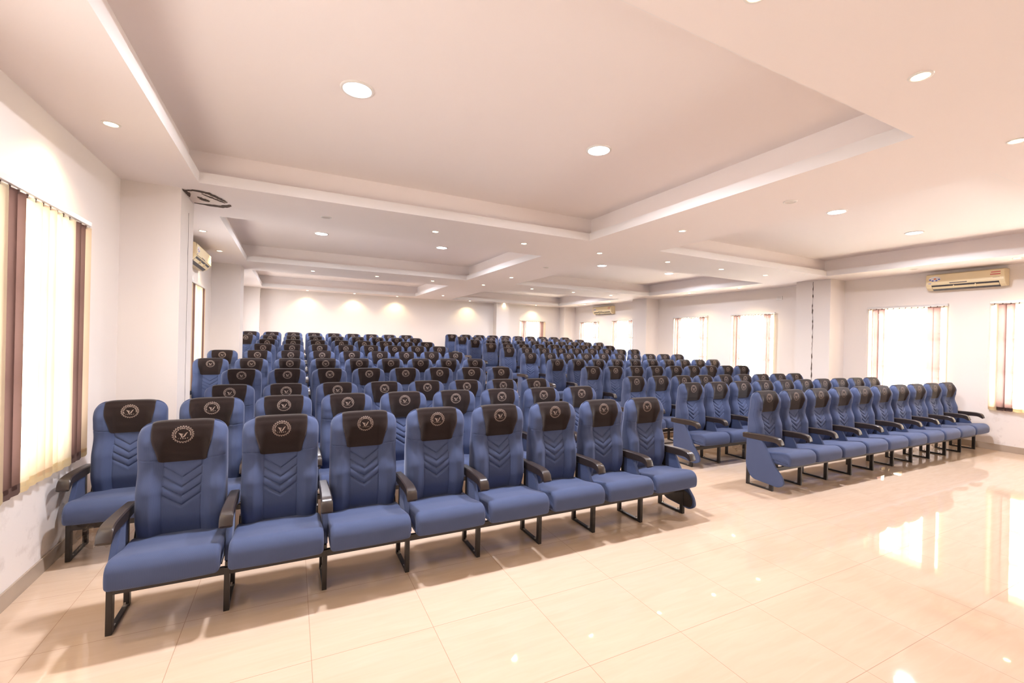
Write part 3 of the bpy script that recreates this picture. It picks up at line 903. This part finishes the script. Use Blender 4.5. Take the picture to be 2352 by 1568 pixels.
# ------------------------------------------------------------------ air conditioners
def air_con(pos, face, length, label):
    """face: +1 faces +x, -1 faces -x; pos = (x of wall, y centre, z centre)"""
    root = empty('air_conditioner', pos)
    h, dp, hl = .300, .20, length/2
    def Q(d, z): return (face*d, z)
    bm = bmesh.new()
    pr = [Q(0, -.14), Q(.09, -.15), Q(.155, -.115), Q(.195, -.06), Q(.200, .06), Q(.190, .135), Q(.150, .15), Q(0, .15)]
    prism(bm, [(a, b) for a, b in pr], -hl, hl, 'y')
    es = [e for e in bm.edges if abs(e.verts[0].co.y-e.verts[1].co.y) < 1e-6]
    bmesh.ops.bevel(bm, geom=es, offset=.008, segments=2, affect='EDGES', profile=.5)
    link('casing', bm, M['ac'], root)
    bm = bmesh.new()
    box(bm, (face*.199, -hl+.01, -.045), (face*.206, hl-.012, .128), bevel=.002); fp = link('front_panel', bm, M['ac'], root)
    bm = bmesh.new()
    pr = [Q(.150, -.122), Q(.197, -.064), Q(.190, -.058), Q(.100, -.148), Q(.098, -.156)]
    prism(bm, pr, -hl*.86, hl*.84, 'y'); link('air_outlet', bm, M['ac_dark'], root)
    bm = bmesh.new()
    pr = [Q(.148, -.128), Q(.178, -.092), Q(.174, -.088), Q(.144, -.124)]
    prism(bm, pr, -hl*.85, hl*.83, 'y')
    for t in (-.3, .25): box(bm, (face*.15, hl*t-.006, -.13), (face*.192, hl*t+.006, -.075))
    link('louvre', bm, M['ac'], root)
    # display and stickers (s runs to the viewer's right when facing the unit)
    def st(name, s0, s1, z0, z1, m, d=.2068):
        bm = bmesh.new()
        y0, y1 = ((-s0*hl, -s1*hl) if face < 0 else (s0*hl, s1*hl))
        box(bm, (face*(d-.0006), y0, z0), (face*d, y1, z1)); return link(name, bm, m, fp)
    st('display', -.35, .10, -.043, -.028, M['ac_disp'])
    st('badge', -.92, -.84, -.030, -.020, M['blue_ink'])
    st('rating_sticker', .66, .90, .045, .062, M['red_ink']); st('rating_sticker', .68, .90, .085, .100, M['red_ink']); st('model_mark', .72, .88, -.004, 0, M['ac_disp'])
    bm = bmesh.new()
    sgn = -1 if face < 0 else 1
    cy, cz = sgn*-.75*hl, .055
    pts = [(cy+.085*math.cos(a), cz+.045*math.sin(a)) for a in [2*PI*i/28 for i in range(28)]]
    prism(bm, pts, face*.2063, face*.2069, 'x'); stk = link('fan_sticker', bm, M['white_ink'], fp)
    for k in range(4):
        a = math.radians(200+k*47); c = (cy+sgn*.068*math.cos(a)*-1*-1, cz+.034*math.sin(a))
        bm = bmesh.new(); prism(bm, [(c[0]+.016*math.cos(t), c[1]+.012*math.sin(t)) for t in [2*PI*i/14 for i in range(14)]], face*.2068, face*.2073, 'x'); link('sticker_dot', bm, M['blue_ink'], stk)
    bm = bmesh.new(); prism(bm, rounded([(cy-.028, cz-.012), (cy+.012, cz-.014), (cy+.014, cz+.012), (cy-.018, cz+.020)], .008), face*.2068, face*.2074, 'x'); link('sticker_dot', bm, M['orange_ink'], stk)
    tag(root, label, 'air conditioner', 'split air conditioners on the walls')
air_con((XR, 3.52, 3.00), -1, 1.05, 'pale yellow air conditioner on right wall above the near windows')
air_con((XR, 13.93, 2.98), -1, 1.15, 'small far air conditioner on right wall between two far windows')
air_con((XL, 8.95, 2.98), 1, 1.35, 'air conditioner on left wall half hidden behind the first pilaster')

# small junction plates on the right wall
for y, z, l in [(6.99, 2.95, 'small white wall plate high on right wall beside the cracked pillar'), (12.1, 2.94, 'small white wall plate high on right wall near the far pillar')]:
    bm = bmesh.new(); box(bm, (XR-.02, y-.07, z-.045), (XR, y+.07, z+.045), bevel=.004); o = link('wall_plate', bm, M['white_plastic'])
    bm = bmesh.new(); box(bm, (XR-.023, y-.05, z-.03), (XR-.02, y+.05, z+.03), bevel=.001); link('plate_cover', bm, M['frame_wh'], o)
    tag(o, l, 'wall plate', 'wall plates')

# ------------------------------------------------------------------ damaged plaster and cracks
def strokes(name, polys, z, m, label, cat, parent=None):
    bm = bmesh.new()
    for p in polys: prism(bm, p, z-.004, z, 'z')
    o = link(name, bm, m, parent)
    if label: tag(o, label, cat)
    return o
def blob(path, w, seed=0):
    rnd = random.Random(seed); L, R = [], []
    n = 22
    def at(t):
        s = t*(len(path)-1); i = min(int(s), len(path)-2); f = s-i
        return Vector((path[i][0]+(path[i+1][0]-path[i][0])*f, path[i][1]+(path[i+1][1]-path[i][1])*f))
    for i in range(n+1):
        t = i/n; p = at(t); d_ = (at(min(1, t+.03))-at(max(0, t-.03))).normalized(); nn = Vector((-d_.y, d_.x))
        ww = w*(.25+math.sin(PI*min(max(t, .04), .96)))*rnd.uniform(.55, 1.15)*.6
        L.append(tuple(p+nn*ww)); R.append(tuple(p-nn*ww*rnd.uniform(.6, 1.1)))
    return L+R[::-1]
patch = strokes('peeling_plaster', [[(-1.05, 5.70), (-.92, 5.72), (-.80, 5.78), (-.74, 5.90), (-.70, 6.04), (-.76, 6.14), (-.90, 6.18), (-1.05, 6.22)]], ZS, M['flake'],
                'peeling cracked plaster patch on ceiling at top of the near left pilaster', 'plaster damage')
strokes('crack_edge', [blob([(-1.05, 5.72), (-.95, 5.66), (-.84, 5.70), (-.77, 5.82), (-.70, 5.98)], .050, 1), blob([(-.90, 5.76), (-.80, 5.90), (-.72, 6.02)], .030, 2),
                        blob([(-1.04, 6.20), (-.90, 6.22), (-.78, 6.22), (-.70, 6.14), (-.68, 6.08)], .055, 3), blob([(-.96, 5.90), (-.91, 6.00), (-.88, 6.06)], .055, 4), blob([(-1.055, 5.68), (-1.03, 5.80), (-1.04, 5.95)], .035, 9)], ZS-.004, M['crack'], None, None, patch)
def wall_crack(axis, pos, pts, w, label, seed, cat='crack'):
    rnd = random.Random(seed); bm = bmesh.new(); L, R = [], []
    for i in range(len(pts)-1):
        (u0, z0), (u1, z1) = pts[i], pts[i+1]; n = max(2, int(abs(z1-z0)/.05))
        for k in range(n):
            t = k/n; u = u0+(u1-u0)*t+rnd.uniform(-.004, .004); z = z0+(z1-z0)*t
            ww = w*(rnd.uniform(.25, .8) if rnd.random() < .8 else rnd.uniform(1.4, 2.6))
            L.append((u-ww/2, z)); R.append((u+ww/2, z))
    poly = L+R[::-1]
    d0, d1 = pos
    if axis == 'x': prism(bm, poly, d0, d1, 'x')
    else: prism(bm, poly, d0, d1, 'y')
    o = link('wall_crack', bm, M['crack']); tag(o, label, cat)
wall_crack('x', (10.4575, 10.460), [(5.88, 3.19), (5.885, 2.6), (5.87, 2.0), (5.88, 1.4), (5.87, .8)], .012, 'long dark vertical crack down the near pillar on right wall', 5)
wall_crack('x', (-1.0600, -1.0575), [(6.02, 3.05), (6.03, 2.4), (6.02, 1.6), (6.03, .9)], .0028, 'thin vertical crack down the near left pilaster', 6)
wall_crack('x', (-.9400, -.9375), [(16.3, 3.18), (16.28, 2.95), (16.3, 2.85)], .016, 'short dark crack at top of the far left corner pillar', 8)

# ------------------------------------------------------------------ scraps of clear protective film left on the frames
def film(loc, size, seed, label):
    rnd = random.Random(seed); bm = bmesh.new(); nu, nv = 14, 10
    ph = [rnd.uniform(0, 6) for _ in range(6)]
    g = []
    for j in range(nv+1):
        row = []
        for i in range(nu+1):
            u, v = i/nu-.5, j/nv-.5
            y = .03*math.sin(9*u+ph[0])*math.cos(5*v+ph[1])+.018*math.sin(17*v+ph[2]+6*u)+rnd.uniform(-.0015, .0015)
            row.append(bm.verts.new((u*size[0]*(1-.3*abs(v)), y, v*size[1]*(1-.35*math.sin(7*u+ph[3])**2))))
        g.append(row)
    for j in range(nv):
        for i in range(nu): bm.faces.new((g[j][i], g[j][i+1], g[j+1][i+1], g[j+1][i]))
    o = link('plastic_film', bm, M['film'], None, False); o.location = loc
    s = o.modifiers.new('thickness', 'SOLIDIFY'); s.thickness = .0006
    tag(o, label, 'plastic wrap', 'scraps of protective film')
film((-1.30, 4.36, .20), (.22, .26), 3, 'crumpled clear film around leg of wall-end chair in second left row')
film((9.35, 3.33, .18), (.30, .20), 4, 'clear film under window end of the front right row')
film((8.60, 3.33, .20), (.24, .18), 5, 'clear film under the front right row, nearer the aisle')
film((6.10, 4.42, .20), (.34, .16), 9, 'clear film hanging under second chair of second right row')
